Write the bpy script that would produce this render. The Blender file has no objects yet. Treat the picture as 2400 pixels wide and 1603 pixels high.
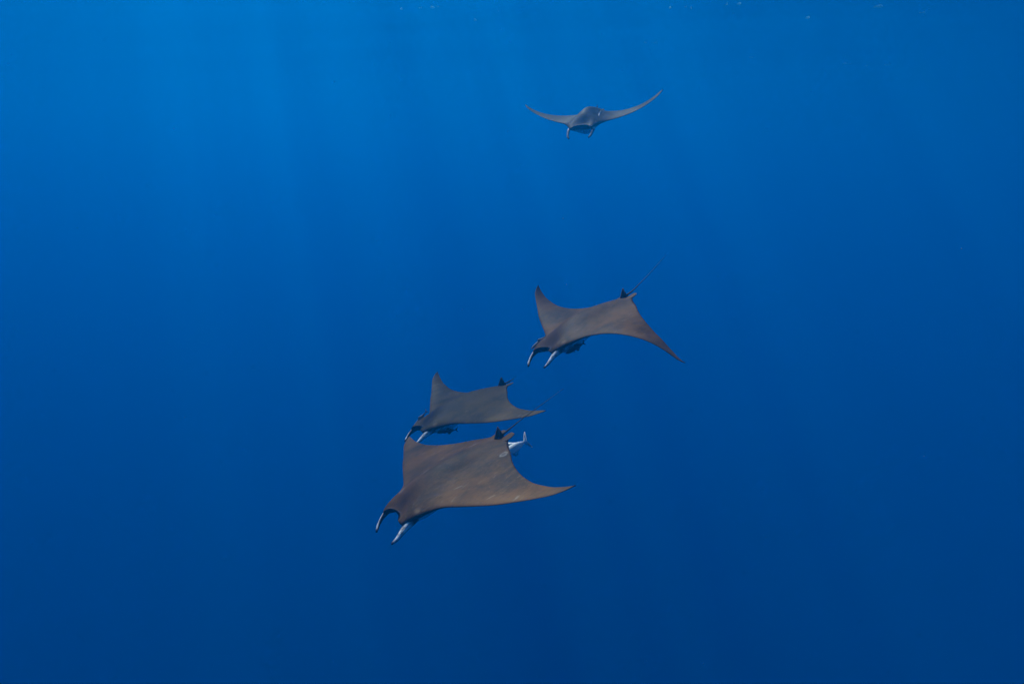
import bpy, bmesh, math, random
import numpy as np
from mathutils import Matrix, Vector

sc = bpy.context.scene
# ------------------------------------------------------------------ camera, light, exposure
PITCH = math.radians(14.0)          # looking a little down into open water
DEPTH = 8.0                         # metres below the surface
cam_d = bpy.data.cameras.new('camera')
cam = bpy.data.objects.new('camera', cam_d)
sc.collection.objects.link(cam)
cam_d.sensor_width = 36.0
cam_d.lens = 24.0
cam_d.clip_start = 0.05
cam_d.clip_end = 3000.0
cam.location = (0, 0, -DEPTH)
cam.rotation_euler = (math.radians(90) - PITCH, 0, 0)
sc.camera = cam

SUN_ELEV, SUN_AZ = math.radians(54), math.radians(-25)    # refracted sun: ahead, high and to the left
world = bpy.data.worlds.new('World')
sc.world = world
world.use_nodes = True
wn = world.node_tree
sky = wn.nodes.new('ShaderNodeTexSky')
sky.sky_type = 'NISHITA'
sky.sun_disc = False
sky.sun_elevation = SUN_ELEV
sky.sun_rotation = SUN_AZ
wn.links.new(sky.outputs[0], wn.nodes['Background'].inputs[0])
wn.nodes['Background'].inputs[1].default_value = 0.05

sd = bpy.data.lights.new('sun', 'SUN')
sd.energy = 5.0
sd.angle = math.radians(0.5)
sd.color = (1.0, 0.97, 0.92)
sun = bpy.data.objects.new('sun', sd)
sc.collection.objects.link(sun)
sdir = Vector((math.sin(SUN_AZ) * math.cos(SUN_ELEV), math.cos(SUN_AZ) * math.cos(SUN_ELEV), math.sin(SUN_ELEV)))
sun.rotation_euler = sdir.to_track_quat('Z', 'Y').to_euler()
sun.location = (0, 0, 30)

sc.view_settings.view_transform = 'Standard'
sc.view_settings.look = 'None'
sc.view_settings.gamma = 1.0
sc.view_settings.exposure = 0.80
sc.view_settings.use_curve_mapping = False
sc.cycles.use_denoising = True
sc.cycles.denoiser = 'OPENIMAGEDENOISE'
sc.cycles.max_bounces = 6
sc.cycles.diffuse_bounces = 2
sc.cycles.glossy_bounces = 2
sc.cycles.volume_bounces = 2
sc.cycles.transparent_max_bounces = 8

COL = sc.collection


def tag(o, label=None, cat=None, group=None, kind=None):
    if label: o['label'] = label
    if cat: o['category'] = cat
    if group: o['group'] = group
    if kind: o['kind'] = kind
    return o


# ------------------------------------------------------------------ material helper
class N:
    def __init__(self, name):
        self.m = bpy.data.materials.new(name)
        self.m.use_nodes = True
        self.t = self.m.node_tree
        self.t.nodes.clear()
        self.out = self.t.nodes.new('ShaderNodeOutputMaterial')

    def n(self, typ, **kw):
        nd = self.t.nodes.new('ShaderNode' + typ)
        for k, v in kw.items():
            if k.startswith('_'):
                setattr(nd, k[1:], v)
        return nd

    def set(self, sock, v):
        if isinstance(v, bpy.types.NodeSocket):
            self.t.links.new(v, sock)
        else:
            sock.default_value = v

    def math(self, op, a, b=0.0, c=0.0, clamp=False):
        nd = self.n('Math', _operation=op, _use_clamp=clamp)
        for i, v in enumerate((a, b, c)):
            self.set(nd.inputs[i], v)
        return nd.outputs[0]

    def mix(self, f, a, b, mode='MIX'):
        nd = self.n('Mix', _data_type='RGBA', _blend_type=mode)
        self.set(nd.inputs[0], f)
        self.set(nd.inputs[6], a if isinstance(a, bpy.types.NodeSocket) else (*a, 1))
        self.set(nd.inputs[7], b if isinstance(b, bpy.types.NodeSocket) else (*b, 1))
        return nd.outputs[2]

    def noise(self, vec, scale, detail=3.0, rough=0.55, stretch=None, dist=0.0):
        if stretch:
            mp = self.n('Mapping')
            self.t.links.new(vec, mp.inputs[0])
            mp.inputs['Scale'].default_value = stretch[:3]
            if len(stretch) > 3:
                mp.inputs['Rotation'].default_value = (0, 0, stretch[3])
            vec = mp.outputs[0]
        nd = self.n('TexNoise')
        self.t.links.new(vec, nd.inputs['Vector'])
        nd.inputs['Scale'].default_value = scale
        nd.inputs['Detail'].default_value = detail
        nd.inputs['Roughness'].default_value = rough
        nd.inputs['Distortion'].default_value = dist
        return nd.outputs[0]

    def ramp(self, v, lo, hi, a=0.0, b=1.0):
        nd = self.n('MapRange', _interpolation_type='SMOOTHSTEP')
        self.set(nd.inputs[0], v)
        for i, x in enumerate((lo, hi, a, b)):
            nd.inputs[i + 1].default_value = x
        return nd.outputs[0]


# ------------------------------------------------------------------ the water: a closed body of even, blue-scattering volume
def box(name, x0, x1, y0, y1, z0, z1):
    me = bpy.data.meshes.new(name)
    v = [(x, y, z) for z in (z0, z1) for y in (y0, y1) for x in (x0, x1)]
    f = [(0, 2, 3, 1), (4, 5, 7, 6), (0, 1, 5, 4), (2, 6, 7, 3), (0, 4, 6, 2), (1, 3, 7, 5)]
    me.from_pydata(v, [], f)
    o = bpy.data.objects.new(name, me)
    COL.objects.link(o)
    return o


w = N('sea_water')
def vol(kind, col, dens, g=None):
    nd = w.n(kind)
    nd.inputs['Color'].default_value = (*col, 1)
    nd.inputs['Density'].default_value = dens
    if g is not None:
        nd.inputs['Anisotropy'].default_value = g
    return nd.outputs[0]


def addsh(a, b):
    nd = w.n('AddShader')
    w.t.links.new(a, nd.inputs[0]); w.t.links.new(b, nd.inputs[1])
    return nd.outputs[0]


# suspended particles scatter forward, the water itself scatters blue all round; red and green are absorbed
pgrn = vol('VolumeScatter', (0.0, 0.90, 0.0), 0.0118, 0.80)
pblu = vol('VolumeScatter', (0.0, 0.0, 0.98), 0.0150, 0.70)
mole = vol('VolumeScatter', (0.0, 0.01, 0.98), 0.0108, 0.0)
absb = vol('VolumeAbsorption', (0.0, 0.48, 0.92), 0.036)
w.t.links.new(addsh(addsh(addsh(pgrn, pblu), mole), absb), w.out.inputs['Volume'])
water = box('water', -700, 700, -500, 900, -600, 1.0)
water.data.materials.append(w.m)
tag(water, 'deep clear blue open sea water fading to dark', 'water', kind='structure')

# the surface overhead: long low swell, mirror-like from below outside Snell's window
def make_surface():
    n = 260
    ax = np.sinh(np.linspace(-5.2, 5.2, n)) / math.sinh(5.2) * 690
    X, Y = np.meshgrid(ax, ax + 60)
    global wave

    def wave(X, Y):
        r = np.random.default_rng(4)
        Z = np.zeros_like(X)
        for k in range(14):
            lam = 3.0 * 1.35 ** k
            a = r.uniform(-0.7, 0.7) + 0.9
            ph = r.uniform(0, 6.28)
            Z += 0.011 * lam ** 0.75 / 1.6 * np.sin(2 * math.pi / lam * (X * math.cos(a) + Y * math.sin(a)) + ph) * np.clip(lam / 6 - np.hypot(X, Y) / 150, 0.1, 1)
        return np.clip(Z, -0.7, 0.7) * 0.6
    Z = wave(X, Y)
    v = np.stack([X.ravel(), Y.ravel(), Z.ravel()], 1)
    i = np.arange(n * n).reshape(n, n)
    f = np.stack([i[:-1, :-1], i[:-1, 1:], i[1:, 1:], i[1:, :-1]], -1).reshape(-1, 4)
    me = bpy.data.meshes.new('water_surface')
    me.from_pydata(v.tolist(), [], f.tolist())
    me.shade_smooth()
    o = bpy.data.objects.new('water_surface', me)
    COL.objects.link(o)
    s = N('sea_surface')
    tc = s.n('TexCoord').outputs['Object']
    h = s.math('ADD', s.noise(tc, 0.35, 4, 0.55, (1, 0.6, 1, 0.5)), s.math('MULTIPLY', s.noise(tc, 1.7, 3, 0.5), 0.25))
    bump = s.n('Bump')
    bump.inputs['Strength'].default_value = 0.3
    bump.inputs['Distance'].default_value = 0.35
    s.t.links.new(h, bump.inputs['Height'])
    fr = s.n('Fresnel')
    fr.inputs['IOR'].default_value = 1.333
    s.t.links.new(bump.outputs[0], fr.inputs['Normal'])
    # noise put into the transparency dims the sun in patches, casting shafts below
    SHIFT = (111.0, 159.0)
    sh = s.n('VectorMath', _operation='ADD')
    s.t.links.new(tc, sh.inputs[0])
    sh.inputs[1].default_value = (*SHIFT, 0)
    big = s.ramp(s.noise(sh.outputs[0], 0.045, 3, 0.6), 0.36, 0.64, 0.0, 1.0)
    thin = s.ramp(s.noise(sh.outputs[0], 0.50, 3, 0.6, (1, .5, 1)), 0.38, 0.66, 0.0, 1.0)
    gobo = s.math('ADD', s.math('ADD', .24, s.math('MULTIPLY', big, .22)), s.math('MULTIPLY', thin, .54))
    tr = s.n('BsdfTransparent')
    rgb = s.n('CombineColor')
    for k in range(3):
        s.t.links.new(gobo, rgb.inputs[k])
    s.t.links.new(rgb.outputs[0], tr.inputs[0])
    gl = s.n('BsdfGlossy')
    gl.inputs['Roughness'].default_value = 0.08
    gl.inputs['Color'].default_value = (0.97, 0.98, 1, 1)
    s.t.links.new(bump.outputs[0], gl.inputs['Normal'])
    mx = s.n('MixShader')
    s.t.links.new(fr.outputs[0], mx.inputs[0])
    s.t.links.new(tr.outputs[0], mx.inputs[1])
    s.t.links.new(gl.outputs[0], mx.inputs[2])
    s.t.links.new(mx.outputs[0], s.out.inputs['Surface'])
    me.materials.append(s.m)
    tag(o, 'rippled underside of the sea surface overhead', 'sea surface', kind='structure')
    return o


make_surface()

# ------------------------------------------------------------------ devil ray geometry
# rest shape in half-span units: +x the animal's right, +y ahead, +z its back
LX = np.array([0, .05, .09, .125, .15, .175, .20, .24, .30, .38, .5, .62, .74, .85, .93, .98, 1.0])
LY = np.array([.4440, .4480, .461, .481, .4818, .4469, .3911, .3224, .2598, .2209, .1679, .1138, .0491, -.0091, -.0548, -.1081, -.1445])
TX = np.array([0, .05, .09, .13, .18, .25, .34, .45, .57, .70, .82, .92, .98, 1.0])
TY = np.array([-.3953, -.3969, -.3819, -.3508, -.3224, -.2865, -.2322, -.1816, -.1446, -.122, -.12, -.1334, -.1444, -.1475])
H = 1.45


def pchip(xk, yk, x):
    h = np.diff(xk)
    d = np.diff(yk) / h
    m = np.zeros_like(yk)
    for i in range(1, len(xk) - 1):
        if d[i - 1] * d[i] > 0:
            w1 = 2 * h[i] + h[i - 1]
            w2 = h[i] + 2 * h[i - 1]
            m[i] = (w1 + w2) / (w1 / d[i - 1] + w2 / d[i])
    m[0] = 0 if xk[0] == 0 else d[0]
    m[-1] = d[-1]
    x = np.clip(x, xk[0], xk[-1])
    i = np.clip(np.searchsorted(xk, x, side='right') - 1, 0, len(h) - 1)
    t = (x - xk[i]) / h[i]
    return ((1 + 2 * t) * (1 - t) ** 2 * yk[i] + t * (1 - t) ** 2 * h[i] * m[i]
            + t * t * (3 - 2 * t) * yk[i + 1] + t * t * (t - 1) * h[i] * m[i + 1])


def sstep(a, b, x):
    t = np.clip((np.asarray(x, float) - a) / (b - a), 0, 1)
    return t * t * (3 - 2 * t)


SG = np.linspace(0, 1.3, 131)


def deform(P, wd):
    P = np.asarray(P, float)
    out = np.empty_like(P)
    for side, key in ((1, 'R'), (-1, 'L')):
        m = (P[:, 0] >= 0) if side > 0 else (P[:, 0] < 0)
        if not m.any():
            continue
        a, b, c, tw, sw, cam_ = wd[key]
        p = P[m]
        s = np.abs(p[:, 0])
        y = p[:, 1].copy()
        z = p[:, 2].copy()
        g = sstep(.05, .35, SG)
        th = a * g + b * SG ** 2 + c * SG ** 4
        X = np.concatenate([[0], np.cumsum(np.cos((th[1:] + th[:-1]) / 2) * .01)])
        Z = np.concatenate([[0], np.cumsum(np.sin((th[1:] + th[:-1]) / 2) * .01)])
        y0 = (pchip(LX, LY, np.minimum(s, 1)) + pchip(TX, TY, np.minimum(s, 1))) / 2
        gw = sstep(.1, .6, s)
        z = z + cam_ * gw * ((y - y0) ** 2 - .03)
        t = tw * s ** 2
        dy = y - y0
        y = y0 + dy * np.cos(t) - z * np.sin(t)
        z = z * np.cos(t) + dy * np.sin(t)
        y = y + sw * s ** 2
        T = np.interp(s, SG, th)
        xx = np.interp(s, SG, X) - z * np.sin(T)
        zz = np.interp(s, SG, Z) + z * np.cos(T)
        yc = np.clip(y, -.55, .7)
        zz = zz + wd['q'] * np.sign(yc) * yc * yc
        out[m] = np.stack([side * xx, y, zz], 1)
    return out


def airfoil(v):
    t = (.2969 * np.sqrt(v) - .126 * v - .3516 * v ** 2 + .2843 * v ** 3 - .1036 * v ** 4)
    return t / .1


def ray_rest():
    """the whole animal in its rest pose: vertices, quads, colour masks (belly, dark, pale)"""
    V, Fc, M = [], [], []
    # --- disc and head: one loft of closed chordwise loops
    hs = np.concatenate([np.linspace(0, .24, 34), np.linspace(.24, 1, 60)[1:]])
    st = np.concatenate([-hs[::-1][:-1] if False else -hs[:0:-1], hs])
    NU, NC = 34, 9
    v01 = (1 - np.cos(np.linspace(0, math.pi, NU))) / 2
    v01 = .6 * v01 + .4 * np.linspace(0, 1, NU) ** 1.6
    for x in st:
        s = abs(x)
        le = float(pchip(LX, LY, s)); te = float(pchip(TX, TY, s))
        tu = .082 * math.exp(-(s / .155) ** 2) + .024 * (1 - s) ** 1.3 + .0035
        tl = .080 * math.exp(-(s / .16) ** 2) + .012 * (1 - s) + .0025
        mth = 1 - float(sstep(.105, .15, s))
        bw = math.exp(-(s / .17) ** 2)
        pr = (1 - bw) * airfoil(v01) + bw * np.sin(math.pi * v01 ** .74) ** .9
        e = np.exp(-v01 / .07)
        hd = 1 - float(sstep(.10, .22, s))
        zu = (1 - mth * e) * tu * pr + mth * e * .026
        zl = -((1 - mth * e) * tl * pr * (1 + .55 * hd * np.exp(-((v01 - .16) / .16) ** 2)) + mth * e * .052)
        yu = le + (te - le) * v01
        yl = le - .105 * mth * e + (te - le) * v01
        yl = np.maximum(yl, te)
        loop = [(x, yu[i], zu[i]) for i in range(NU)]
        loop += [(x, yl[i], zl[i]) for i in range(NU - 2, -1, -1)]
        msk = []
        for i in range(NU):
            dle = v01[i] * (le - te)
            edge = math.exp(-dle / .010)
            mid_ = (.28 + .45 * float(sstep(.05, .4, yu[i]))) * math.exp(-(s / .14) ** 2) + .10 * float(sstep(.0, .2, dle))
            spot = math.exp(-((s - .184) / .013) ** 2 - ((yu[i] - .372) / .018) ** 2)  # highlight on the eye bulge, painted in as a pale spot
            ln = abs((s - .205) - .9 * (.335 - yu[i]))
            slit = .7 * math.exp(-(ln / .005) ** 2) * float(sstep(.255, .275, yu[i])) * float(sstep(.36, .34, yu[i]))
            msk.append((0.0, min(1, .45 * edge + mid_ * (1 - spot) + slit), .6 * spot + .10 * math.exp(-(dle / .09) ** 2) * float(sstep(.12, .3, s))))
        for i in range(NU - 2, -1, -1):
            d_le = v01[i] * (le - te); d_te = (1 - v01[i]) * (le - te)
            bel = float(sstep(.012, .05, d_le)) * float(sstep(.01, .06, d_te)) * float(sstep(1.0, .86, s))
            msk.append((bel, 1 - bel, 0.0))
        for j in range(1, NC + 1):
            t = j / (NC + 1)
            y = yl[0] + (yu[0] - yl[0]) * t - mth * .13 * math.sin(math.pi * t) ** .5
            z = zl[0] + (zu[0] - zl[0]) * t
            loop.append((x, y, z)); msk.append((0.0, .55 * mth + .3, 0.0))
        V += loop; M += msk
    L = 2 * NU - 1 + NC
    for a in range(len(st) - 1):
        for k in range(L):
            k2 = (k + 1) % L
            Fc.append((a * L + k, a * L + k2, (a + 1) * L + k2, (a + 1) * L + k))

    def tube(path, rh, rw, nseg=14, roll=None, mask=None):
        """path of centres; elliptical rings (rw sideways, rh upright); closed ends"""
        base = len(V)
        path = [Vector(p) for p in path]
        for i, c in enumerate(path):
            d = (path[min(i + 1, len(path) - 1)] - path[max(i - 1, 0)]).normalized()
            side = d.cross(Vector((0, 0, 1)))
            side.normalize()
            up = side.cross(d)
            ro = roll[i] if roll else 0.0
            sd_, u_ = side * math.cos(ro) + up * math.sin(ro), up * math.cos(ro) - side * math.sin(ro)
            for k in range(nseg):
                an = 2 * math.pi * k / nseg
                p = c + sd_ * (rw[i] * math.cos(an)) + u_ * (rh[i] * math.sin(an))
                V.append(tuple(p))
                M.append(mask(i / (len(path) - 1), math.cos(an), math.sin(an)) if mask else (0, .3, 0))
        for i in range(len(path) - 1):
            for k in range(nseg):
                k2 = (k + 1) % nseg
                a = base + i * nseg
                Fc.append((a + k, a + k2, a + nseg + k2, a + nseg + k))
        Fc.append(tuple(base + k for k in range(nseg))[::-1])
        Fc.append(tuple(base + (len(path) - 1) * nseg + k for k in range(nseg)))

    # --- cephalic fins: upright blades curling forward, down and inward
    for s in (1, -1):
        kp = np.array([(.166, .350, -.010), (.168, .410, -.012), (.167, .457, -.016), (.166, .502, -.030), (.156, .544, -.050), (.129, .576, -.064)])
        kt = np.linspace(0, 1, 6)
        tt = np.linspace(0, 1, 18)
        pa = [(s * float(np.interp(t, kt, kp[:, 0])), float(np.interp(t, kt, kp[:, 1])), float(np.interp(t, kt, kp[:, 2]))) for t in tt]
        hh = [float(np.interp(t, kt, [.014, .024, .024, .020, .015, .008])) for t in tt]
        ww = [float(np.interp(t, kt, [.012, .020, .017, .012, .009, .006])) for t in tt]
        rl = [s * float(np.interp(t, kt, [0, .2, .8, 1.1, 1.2, 1.2])) for t in tt]

        def hm(t, ca, sa, s=s):
            outer = ca * s      # the outward face
            white = float(sstep(-.05, .40, outer)) * float(sstep(.92, .55, sa)) * float(sstep(.24, .40, t)) * float(sstep(.96, .84, t))
            return (white, (1 - white) * .55, 0.0)
        tube(pa, hh, ww, 16, rl, hm)
    # --- dorsal fin
    base = len(V)
    prof = [(-.340, .030, .004), (-.362, .052, .005), (-.378, .068, .004), (-.390, .080, .003), (-.397, .081, .0025), (-.397, .060, .004), (-.401, .030, .005), (-.407, .010, .004)]
    low = [(-.338 - .009 * k, .0) for k in range(8)]
    for (y, z, t), (yb, zb) in zip(prof, low):
        for sx in (1, -1):
            V.append((sx * t, y, z)); M.append((0, .50, 0))
            V.append((sx * .010, yb, zb)); M.append((0, .5, 0))
    for i in range(len(prof) - 1):
        a = base + 4 * i
        Fc.append((a, a + 4, a + 5, a + 1)); Fc.append((a + 2, a + 3, a + 7, a + 6)); Fc.append((a, a + 2, a + 6, a + 4))
    # --- pelvic fins: small rounded paddles beside the tail root
    for s in (1, -1):
        base = len(V)
        rings = [(-.33, .030, .085, .012), (-.37, .022, .098, .009), (-.41, .020, .096, .006), (-.435, .022, .088, .004), (-.450, .030, .072, .002)]
        for y, x0, x1, t in rings:
            for k in range(10):
                an = 2 * math.pi * k / 10
                V.append((s * ((x0 + x1) / 2 + (x1 - x0) / 2 * math.cos(an)), y, .004 + t * math.sin(an)))
                M.append((0, .1, .25 if y < -.44 else 0))
        for i in range(len(rings) - 1):
            for k in range(10):
                k2 = (k + 1) % 10
                a = base + 10 * i
                Fc.append((a + k, a + k2, a + 10 + k2, a + 10 + k))
        Fc.append(tuple(base + 40 + k for k in range(10)))
    # --- whip tail
    n = 26
    tt = np.linspace(0, 1, n)
    pa = [(0.0001, -.34 - .62 * t, .014 + .012 * t) for t in tt]
    tube(pa, [.014 * math.exp(-t * 9) + .0026 * (1 - t) + .0008 for t in tt], [.013 * math.exp(-t * 9) + .0026 * (1 - t) + .0008 for t in tt], 8, None, lambda t, c, s_: (0, .8, 0))
    return np.array(V), Fc, np.array(M, float)


REST = ray_rest()


def skin(name, scars=(), dark=1.0, tint=(1, 1, 1), seed=0.0):
    """smooth brown-grey back, white belly, fine scratches running along the body"""
    s = N(name)
    at = s.n('Attribute', _attribute_name='rest').outputs['Vector']
    off = s.n('VectorMath', _operation='ADD')
    s.t.links.new(at, off.inputs[0]); off.inputs[1].default_value = (seed, seed * .7, 0)
    p = off.outputs[0]
    mk = s.n('SeparateColor')
    s.t.links.new(s.n('Attribute', _attribute_name='mask').outputs['Color'], mk.inputs[0])
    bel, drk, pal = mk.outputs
    big = s.noise(p, 3.2, 4, .6, (1, .8, 1), .4)
    mid = s.noise(p, 13, 4, .6, (1, .55, 1), .3)
    fine = s.noise(p, 70, 3, .6, (1.3, .35, 1))
    sp = s.noise(p, 120, 2, .5)
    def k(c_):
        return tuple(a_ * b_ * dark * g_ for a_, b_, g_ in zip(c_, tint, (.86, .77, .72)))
    c = s.mix(s.ramp(big, .36, .64), k((.038, .023, .009)), k((.132, .064, .013)))
    c = s.mix(s.ramp(mid, .42, .70, 0, .45), c, k((.150, .082, .020)))
    c = s.mix(s.ramp(fine, .53, .70, 0, .36), c, k((.170, .104, .034)))
    c = s.mix(s.ramp(fine, .46, .30, 0, .42), c, k((.024, .016, .010)))
    c = s.mix(s.ramp(sp, .66, .73, 0, .6), c, (.17, .12, .07))
    scr = s.noise(p, 95, 2, .5, (1.0, .11, 1, .25))
    scr = s.math('MULTIPLY', s.ramp(scr, .62, .70), s.ramp(s.noise(p, 6.5, 2, .5), .48, .62))
    c = s.mix(s.math('MULTIPLY', scr, .65), c, (.22, .18, .13))
    sep = s.n('SeparateXYZ')
    s.t.links.new(at, sep.inputs[0])
    for (cx, cy, rx, ry, ang, st_, ring) in scars:
        dx = s.math('SUBTRACT', sep.outputs[0], cx)
        dy = s.math('SUBTRACT', sep.outputs[1], cy)
        u = s.math('DIVIDE', s.math('ADD', s.math('MULTIPLY', dx, math.cos(ang)), s.math('MULTIPLY', dy, math.sin(ang))), rx)
        v = s.math('DIVIDE', s.math('SUBTRACT', s.math('MULTIPLY', dy, math.cos(ang)), s.math('MULTIPLY', dx, math.sin(ang))), ry)
        r = s.math('SQRT', s.math('ADD', s.math('MULTIPLY', u, u), s.math('MULTIPLY', v, v)))
        r = s.math('ADD', r, s.math('MULTIPLY', s.math('SUBTRACT', s.noise(at, 90, 3, .6, (1, .5, 1)), .5), .9))
        f = s.ramp(r, 1.15, .75)
        if ring:
            f = s.math('MULTIPLY', f, s.ramp(r, .35, .75, .35, 1))
        c = s.mix(s.math('MULTIPLY', f, st_), c, (.30, .28, .26))
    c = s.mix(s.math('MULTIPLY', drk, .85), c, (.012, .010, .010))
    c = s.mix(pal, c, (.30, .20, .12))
    bn = s.ramp(s.noise(p, 60, 3, .6, (1, .4, 1)), .36, .60, .35, 1.0)
    c = s.mix(s.math('MULTIPLY', bel, bn), c, (.90, .90, .90))
    b = s.n('BsdfPrincipled')
    s.t.links.new(c, b.inputs['Base Color'])
    b.inputs['Roughness'].default_value = .62
    b.inputs['Specular IOR Level'].default_value = .12
    bm_ = s.n('Bump')
    bm_.inputs['Strength'].default_value = .25
    bm_.inputs['Distance'].default_value = .01
    s.t.links.new(s.math('ADD', fine, s.math('MULTIPLY', mid, 1.5)), bm_.inputs['Height'])
    s.t.links.new(bm_.outputs[0], b.inputs['Normal'])
    s.t.links.new(b.outputs[0], s.out.inputs['Surface'])
    return s.m


def plain(name, col, rough=.5, var=.25, scale=40, transl=0.0):
    s = N(name)
    tc = s.n('TexCoord').outputs['Object']
    f = s.noise(tc, scale, 4, .6)
    c = s.mix(s.ramp(f, .3, .7), tuple(a * (1 - var) for a in col), tuple(min(1, a * (1 + var)) for a in col))
    b = s.n('BsdfPrincipled')
    s.t.links.new(c, b.inputs['Base Color'])
    b.inputs['Roughness'].default_value = rough
    b.inputs['Specular IOR Level'].default_value = .2
    if transl:
        t = s.n('BsdfTranslucent')
        s.t.links.new(c, t.inputs[0])
        mx = s.n('MixShader')
        mx.inputs[0].default_value = transl
        s.t.links.new(b.outputs[0], mx.inputs[1]); s.t.links.new(t.outputs[0], mx.inputs[2])
        s.t.links.new(mx.outputs[0], s.out.inputs['Surface'])
    else:
        s.t.links.new(b.outputs[0], s.out.inputs['Surface'])
    return s.m


EYE = plain('eye_black', (.012, .012, .014), .15)


def rotmat(r):
    r = np.array(r, float)
    th = np.linalg.norm(r)
    k = r / th
    K = np.array([[0, -k[2], k[1]], [k[2], 0, -k[0]], [-k[1], k[0], 0]])
    return np.eye(3) + math.sin(th) * K + (1 - math.cos(th)) * K @ K


CW = np.array([(1, 0, 0), (0, -math.sin(PITCH), -math.cos(PITCH)), (0, math.cos(PITCH), -math.sin(PITCH))]).T


def make_ray(pose, mat, label, tail=(0, 0), length=1.0, hump=1.0, horn=(1.0, 0.0, 1.0), group='devil rays swimming together'):
    pose = np.array(pose)
    wd = dict(q=pose[6], R=tuple(pose[7:13]), L=tuple(pose[13:19]))
    V, Fc, M = REST
    R0 = V.copy()
    W = V.copy()
    W[:, 2] *= 1 + (hump - 1) * np.exp(-(W[:, 0] / .16) ** 2) * sstep(.5, .3, W[:, 1]) * sstep(-.40, -.25, W[:, 1])
    if hump > 1.2:
        W[:, 2] += .030 * np.exp(-(W[:, 0] / .22) ** 2) * np.clip(W[:, 2] / .02, 0, 1) * sstep(.44, .25, W[:, 1]) * sstep(-.36, -.20, W[:, 1])
    # the whip bends from its root
    tm = W[:, 1] < -.46
    u = (-.46 - W[tm, 1]) / .50
    W[tm, 1] = -.46 - (-.46 - W[tm, 1]) * length
    W[tm, 2] += tail[1] * u ** 1.3
    hv = (W[:, 1] > .482) & (np.abs(W[:, 0]) > .11)
    hu = (W[hv, 1] - .482) / .10
    W[hv, 1] = .482 + (W[hv, 1] - .482) * horn[0]
    W[hv, 2] += horn[1] * hu
    M = M.copy()
    M[hv, 1] += M[hv, 0] * (1 - horn[2]) * .5
    M[hv, 0] *= horn[2]
    D = deform(W, wd)
    D[tm, 0] += tail[0] * u ** 1.3
    D = D * H
    Rm = CW @ rotmat(pose[3:6])
    root = bpy.data.objects.new('devil_ray', None)
    COL.objects.link(root)
    root.empty_display_size = .2
    mw = Matrix([list(map(float, r)) for r in Rm]).to_4x4()
    mw.translation = Vector((0, 0, -DEPTH)) + Vector([float(a) for a in CW @ pose[:3]])
    root.matrix_world = mw
    tag(root, label, 'ray', group)
    me = bpy.data.meshes.new('body')
    me.from_pydata(D.tolist(), [], Fc)
    a = me.attributes.new('rest', 'FLOAT_VECTOR', 'POINT')
    a.data.foreach_set('vector', R0.astype(np.float32).ravel())
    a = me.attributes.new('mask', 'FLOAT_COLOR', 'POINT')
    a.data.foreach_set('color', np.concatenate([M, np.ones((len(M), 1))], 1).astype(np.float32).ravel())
    bm = bmesh.new()
    bm.from_mesh(me)
    bmesh.ops.remove_doubles(bm, verts=bm.verts, dist=2e-5)
    bmesh.ops.recalc_face_normals(bm, faces=bm.faces)
    bm.to_mesh(me)
    bm.free()
    me.shade_smooth()
    me.materials.append(mat)
    body = bpy.data.objects.new('body', me)
    COL.objects.link(body)
    body.parent = root
    # eyes on the sides of the head
    for s in (1, -1):
        c = deform(np.array([[s * .182, .375, -.006]]), wd)[0] * H
        bm = bmesh.new()
        bmesh.ops.create_uvsphere(bm, u_segments=14, v_segments=10, radius=.026)
        em = bpy.data.meshes.new('eye')
        bm.to_mesh(em); bm.free()
        em.shade_smooth()
        em.materials.append(EYE)
        e = bpy.data.objects.new('eye', em)
        e.scale = (.7, 1.2, .8)
        e.location = [float(q) for q in c]
        COL.objects.link(e)
        e.parent = root
    return root


POSE = {
    1: [-0.5191, 1.1871, 6.2356, 0.6623, -1.8896, 1.0897, -0.0466, 0.0039, -0.1021, 0.1883, -0.0787, 0.0284, 0.0648, -0.0677, 0.1104, 0.0797, 0.0889, -0.086, 0.1264],
    2: [-0.5587, 0.7805, 8.3997, 0.6764, -1.739, 1.1374, 0.0519, 0.0135, 0.6895, -0.0451, 0.2202, -0.0369, -0.1747, -0.2003, 0.2531, -0.1127, -0.0855, -0.0662, -0.0431],
    3: [0.8774, -0.2291, 7.6856, 0.6856, -1.7955, 1.0533, -0.0609, 0.0962, 0.5859, 0.0959, 0.4153, -0.0444, -0.087, 0.0318, -1.143, -0.3855, 0.8842, 0.0722, -0.175],
    4: [1.5527, -4.43, 13.5402, 0.346, -2.3999, 1.4336, -0.1435, 0.0989, 0.5184, 0.0477, 0.0494, 0.0686, -0.017, 0.0042, 0.7165, -0.024, -0.3141, -0.1212, -0.0281],
}
SC1 = [(.105, -.20, .034, .062, .1, .8, False), (-.215, -.259, .022, .034, .2, .6, True), (.05, .15, .012, .03, .2, .5, False),
       (-.25, .108, .004, .03, -.35, .42, False), (-.54, .073, .004, .028, -.3, .42, False), (-.71, .02, .010, .02, .3, .28, False), (.125, .32, .02, .03, .2, .35, False)]
ray_a = make_ray(POSE[1], skin('ray_skin_scarred', SC1, 1.0, (1.04, 1, .95), 0.0),
                 'large brown devil ray with pale scars on its back, white fish at its tail')
ray_b = make_ray(POSE[2], skin('ray_skin_olive', (), .95, (.80, 1.04, .90), 3.1),
                 'olive grey devil ray just above and behind the scarred ray', length=.12)
ray_c = make_ray(POSE[3], skin('ray_skin_brown', (), 1.0, (1.03, 1, .97), 7.7),
                 'brown devil ray with one wing bent up and the other sweeping down to a point', tail=(0, .10), length=.9)
ray_d = make_ray(POSE[4], skin('ray_skin_hazed', (), 1.1, (.62, 1.2, 1.9), 12.3),  # blue-green water haze mixed into the skin tint
                 'hazy blue tinted devil ray swimming alone near the surface with both wings raised', tail=(0, -.25), hump=1.25, horn=(1.3, -.02, .35))

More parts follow.
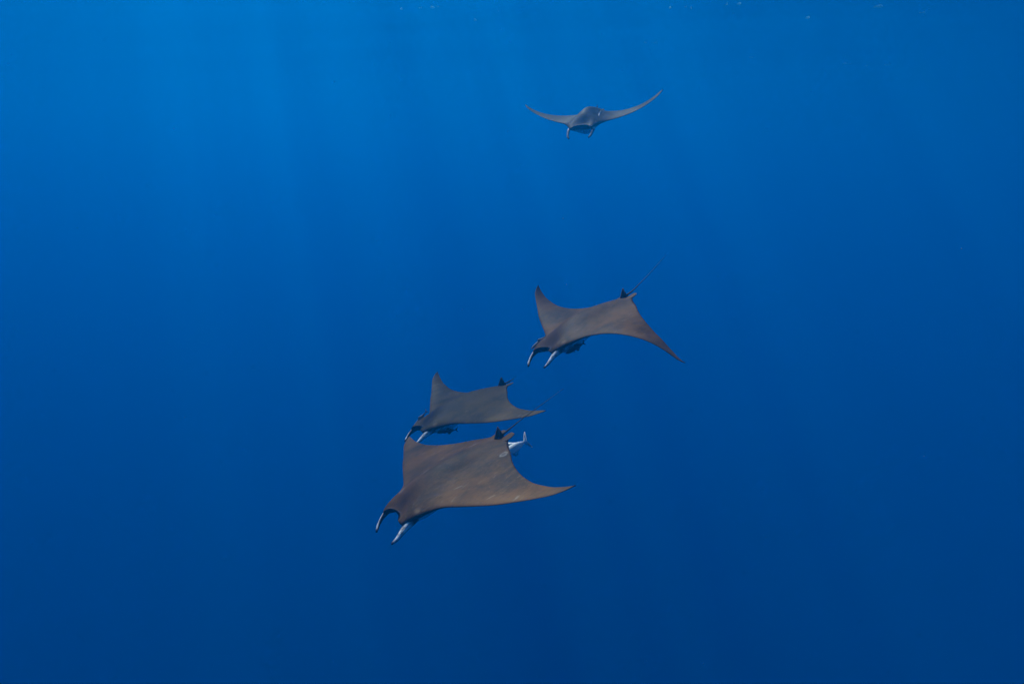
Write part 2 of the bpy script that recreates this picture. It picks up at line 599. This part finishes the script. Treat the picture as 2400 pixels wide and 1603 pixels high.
# ------------------------------------------------------------------ remoras riding with the rays
PALE_FISH = plain('pale_fish', (.90, .92, .92), .4, .06, 30, .18)
DARK_FISH = plain('dark_fish', (.040, .046, .055), .5, .3, 40)
GREY_FISH = plain('grey_fish', (.16, .17, .175), .45, .3, 40)


def make_fish(ray, head, tail, up=(0, 0, 1), mat=None, depth=.16, span=.26, label='', group='remoras riding with the rays', fins=1.0):
    """a slim remora as one mesh: body, forked tail, long dorsal and anal fins, pectorals; snout at +y"""
    bpy.context.view_layer.update()
    V, Fc = [], []
    ys = np.array([.5, .485, .45, .38, .28, .15, 0, -.12, -.22, -.30, -.36, -.40])
    hd = np.array([.10, .30, .52, .76, .95, 1.0, .99, .93, .80, .56, .32, .20]) * depth / 2
    wd = np.array([.12, .40, .70, .95, 1.0, .95, .82, .64, .44, .26, .15, .08]) * depth * .42
    n = 14
    for y, h, w_ in zip(ys, hd, wd):
        for k in range(n):
            an = 2 * math.pi * k / n
            V.append((w_ * math.cos(an), y, h * math.sin(an)))
    for i in range(len(ys) - 1):
        for k in range(n):
            k2 = (k + 1) % n
            Fc.append((i * n + k, i * n + k2, (i + 1) * n + k2, (i + 1) * n + k))
    Fc.append(tuple(range(n))[::-1]); Fc.append(tuple((len(ys) - 1) * n + k for k in range(n)))

    def fin(outline, axis='x', off=(0, 0, 0), t=.006):
        """closed outline in (y, z), given a lens-like thickness"""
        b = len(V); m = len(outline)
        cy = sum(p[0] for p in outline) / m; cz = sum(p[1] for p in outline) / m
        for (y, z) in outline:
            V.append((off[0], y + off[1], z + off[2]) if axis == 'x' else (z + off[0], y + off[1], off[2] - .35 * abs(z)))
        for sg in (1, -1):
            c = len(V)
            V.append((off[0] + sg * t, cy + off[1], cz + off[2]) if axis == 'x' else (cz + off[0], cy + off[1], off[2] - .35 * abs(cz) + sg * t))
            for k in range(m):
                k2 = (k + 1) % m
                Fc.append((b + k, b + k2, c) if sg > 0 else (b + k2, b + k, c))
    sp = span / 2
    fin([(-.36, .012), (-.405, sp * .30), (-.45, sp * .66), (-.50, sp * .96), (-.52, sp), (-.505, sp * .72), (-.475, sp * .38), (-.455, 0), (-.475, -sp * .38), (-.505, -sp * .72), (-.52, -sp), (-.50, -sp * .96), (-.45, -sp * .66), (-.405, -sp * .30), (-.36, -.012)])
    d2 = depth / 2
    fin([(.06, d2 * .85), (.0, d2 * (1 + .75 * fins)), (-.06, d2 * (1 + .85 * fins)), (-.14, d2 * (.7 + .6 * fins)), (-.24, d2 * (.5 + .25 * fins)), (-.31, d2 * .28), (-.12, d2 * .4)])
    fin([(.02, -d2 * .85), (-.05, -d2 * (1 + .85 * fins)), (-.11, -d2 * (1 + .95 * fins)), (-.18, -d2 * (.6 + .5 * fins)), (-.25, -d2 * (.4 + .25 * fins)), (-.31, -d2 * .28), (-.12, -d2 * .4)])
    for sg in (1, -1):
        fin([(.30, 0), (.27, sg * .06), (.20, sg * .15), (.155, sg * .165), (.17, sg * .09), (.24, 0)], 'z', (sg * depth * .30, 0, -d2 * .25))
    me = bpy.data.meshes.new('remora')
    me.from_pydata(V, [], Fc)
    bm = bmesh.new(); bm.from_mesh(me)
    bmesh.ops.recalc_face_normals(bm, faces=bm.faces)
    bm.to_mesh(me); bm.free()
    me.shade_smooth()
    me.materials.append(mat)
    o = bpy.data.objects.new('remora', me)
    COL.objects.link(o)
    a, b = Vector(head), Vector(tail)
    f = (a - b).normalized()
    x = f.cross(Vector(up)).normalized()
    z = x.cross(f)
    L = (a - b).length / 1.02
    m4 = Matrix(((x.x, f.x, z.x), (x.y, f.y, z.y), (x.z, f.z, z.z))).to_4x4() @ Matrix.Scale(L, 4)
    m4.translation = b + f * (.52 * L)
    o.matrix_world = ray.matrix_world @ m4
    tag(o, label, 'fish', group)
    return o


make_fish(ray_a, (-.165, -.30, -.050), (-.205, -.715, -.070), up=(.28, 0, .96), fins=.7, mat=PALE_FISH, depth=.22, span=.40,
          label='white fish with forked tail poking out behind the scarred brown ray')
make_fish(ray_b, (-.25, .55, -.06), (-.25, .30, -.148), mat=DARK_FISH, depth=.16, span=.24,
          label='small dark remora under the cheek of the olive grey ray')
make_fish(ray_c, (-.26, .57, -.085), (-.26, .30, -.095), mat=DARK_FISH, depth=.18, span=.24,
          label='small dark remora under the cheek of the ray with a down swept wing')
make_fish(ray_c, (.285, .67, .012), (.285, .42, .055), mat=GREY_FISH, depth=.14, span=.18,
          label='slim grey remora beside the mouth of the ray with a down swept wing')
make_fish(ray_b, (.27, .67, .012), (.27, .40, .128), mat=GREY_FISH, depth=.12, span=.18,
          label='slim grey remora beside the mouth of the olive grey ray')
make_fish(ray_d, (-.255, .34, .060), (-.21, -.08, .115), mat=PALE_FISH, depth=.10, span=.12,
          label='slim pale remora on the shoulder of the distant hazy ray')

# ------------------------------------------------------------------ sun glints on the wavelets, modelled as pale solid flecks
GLINT = plain('glint', (.34, .76, .86), .7, .1, 6, .6)
rnd = random.Random(11)
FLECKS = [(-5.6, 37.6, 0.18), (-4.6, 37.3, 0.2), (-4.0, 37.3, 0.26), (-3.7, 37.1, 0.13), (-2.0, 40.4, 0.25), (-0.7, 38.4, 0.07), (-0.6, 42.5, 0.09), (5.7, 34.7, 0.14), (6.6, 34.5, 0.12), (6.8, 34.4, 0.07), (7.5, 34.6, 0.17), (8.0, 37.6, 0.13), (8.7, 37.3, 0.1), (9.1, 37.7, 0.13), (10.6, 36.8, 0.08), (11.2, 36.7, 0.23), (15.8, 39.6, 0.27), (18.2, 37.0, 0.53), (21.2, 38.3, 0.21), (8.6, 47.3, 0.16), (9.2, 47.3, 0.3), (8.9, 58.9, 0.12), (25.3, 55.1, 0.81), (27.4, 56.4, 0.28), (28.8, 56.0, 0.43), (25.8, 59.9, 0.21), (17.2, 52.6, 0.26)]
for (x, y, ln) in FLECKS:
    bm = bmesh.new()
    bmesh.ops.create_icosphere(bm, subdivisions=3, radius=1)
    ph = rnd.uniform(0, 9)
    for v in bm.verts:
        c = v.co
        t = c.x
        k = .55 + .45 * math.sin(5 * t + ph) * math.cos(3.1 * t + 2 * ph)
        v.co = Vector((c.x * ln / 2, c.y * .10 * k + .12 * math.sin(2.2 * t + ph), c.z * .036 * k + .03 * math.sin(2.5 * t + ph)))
    me = bpy.data.meshes.new('glint_fleck')
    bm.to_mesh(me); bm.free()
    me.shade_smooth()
    me.materials.append(GLINT)
    o = bpy.data.objects.new('glint_fleck', me)
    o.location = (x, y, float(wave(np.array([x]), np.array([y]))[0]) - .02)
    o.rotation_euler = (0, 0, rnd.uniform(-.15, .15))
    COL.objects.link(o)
    tag(o, 'small pale sun glint on the sea surface, modelled as a solid streak', 'glint', 'sun glints at the surface')

# ------------------------------------------------------------------ drifting specks
V, Fc = [], []
for _ in range(150):
    d = rnd.uniform(2.5, 16)
    c = Vector((rnd.uniform(-.8, .8) * d, d, -DEPTH + rnd.uniform(-.95, .25) * d))
    r = rnd.uniform(.0008, .0022) * (1 + d * .08)
    b = len(V)
    for q in ((1, 0, 0), (-1, 0, 0), (0, 1, 0), (0, -1, 0), (0, 0, 1), (0, 0, -1)):
        V.append(tuple(c + Vector(q) * r * rnd.uniform(.6, 1.4)))
    for t in ((0, 2, 4), (2, 1, 4), (1, 3, 4), (3, 0, 4), (2, 0, 5), (1, 2, 5), (3, 1, 5), (0, 3, 5)):
        Fc.append(tuple(b + i for i in t))
me = bpy.data.meshes.new('plankton')
me.from_pydata(V, [], Fc)
me.materials.append(plain('plankton_speck', (.18, .42, .50), .8))
pk = bpy.data.objects.new('plankton', me)
COL.objects.link(pk)
tag(pk, 'tiny pale specks of plankton drifting in the blue water', 'plankton', kind='stuff')
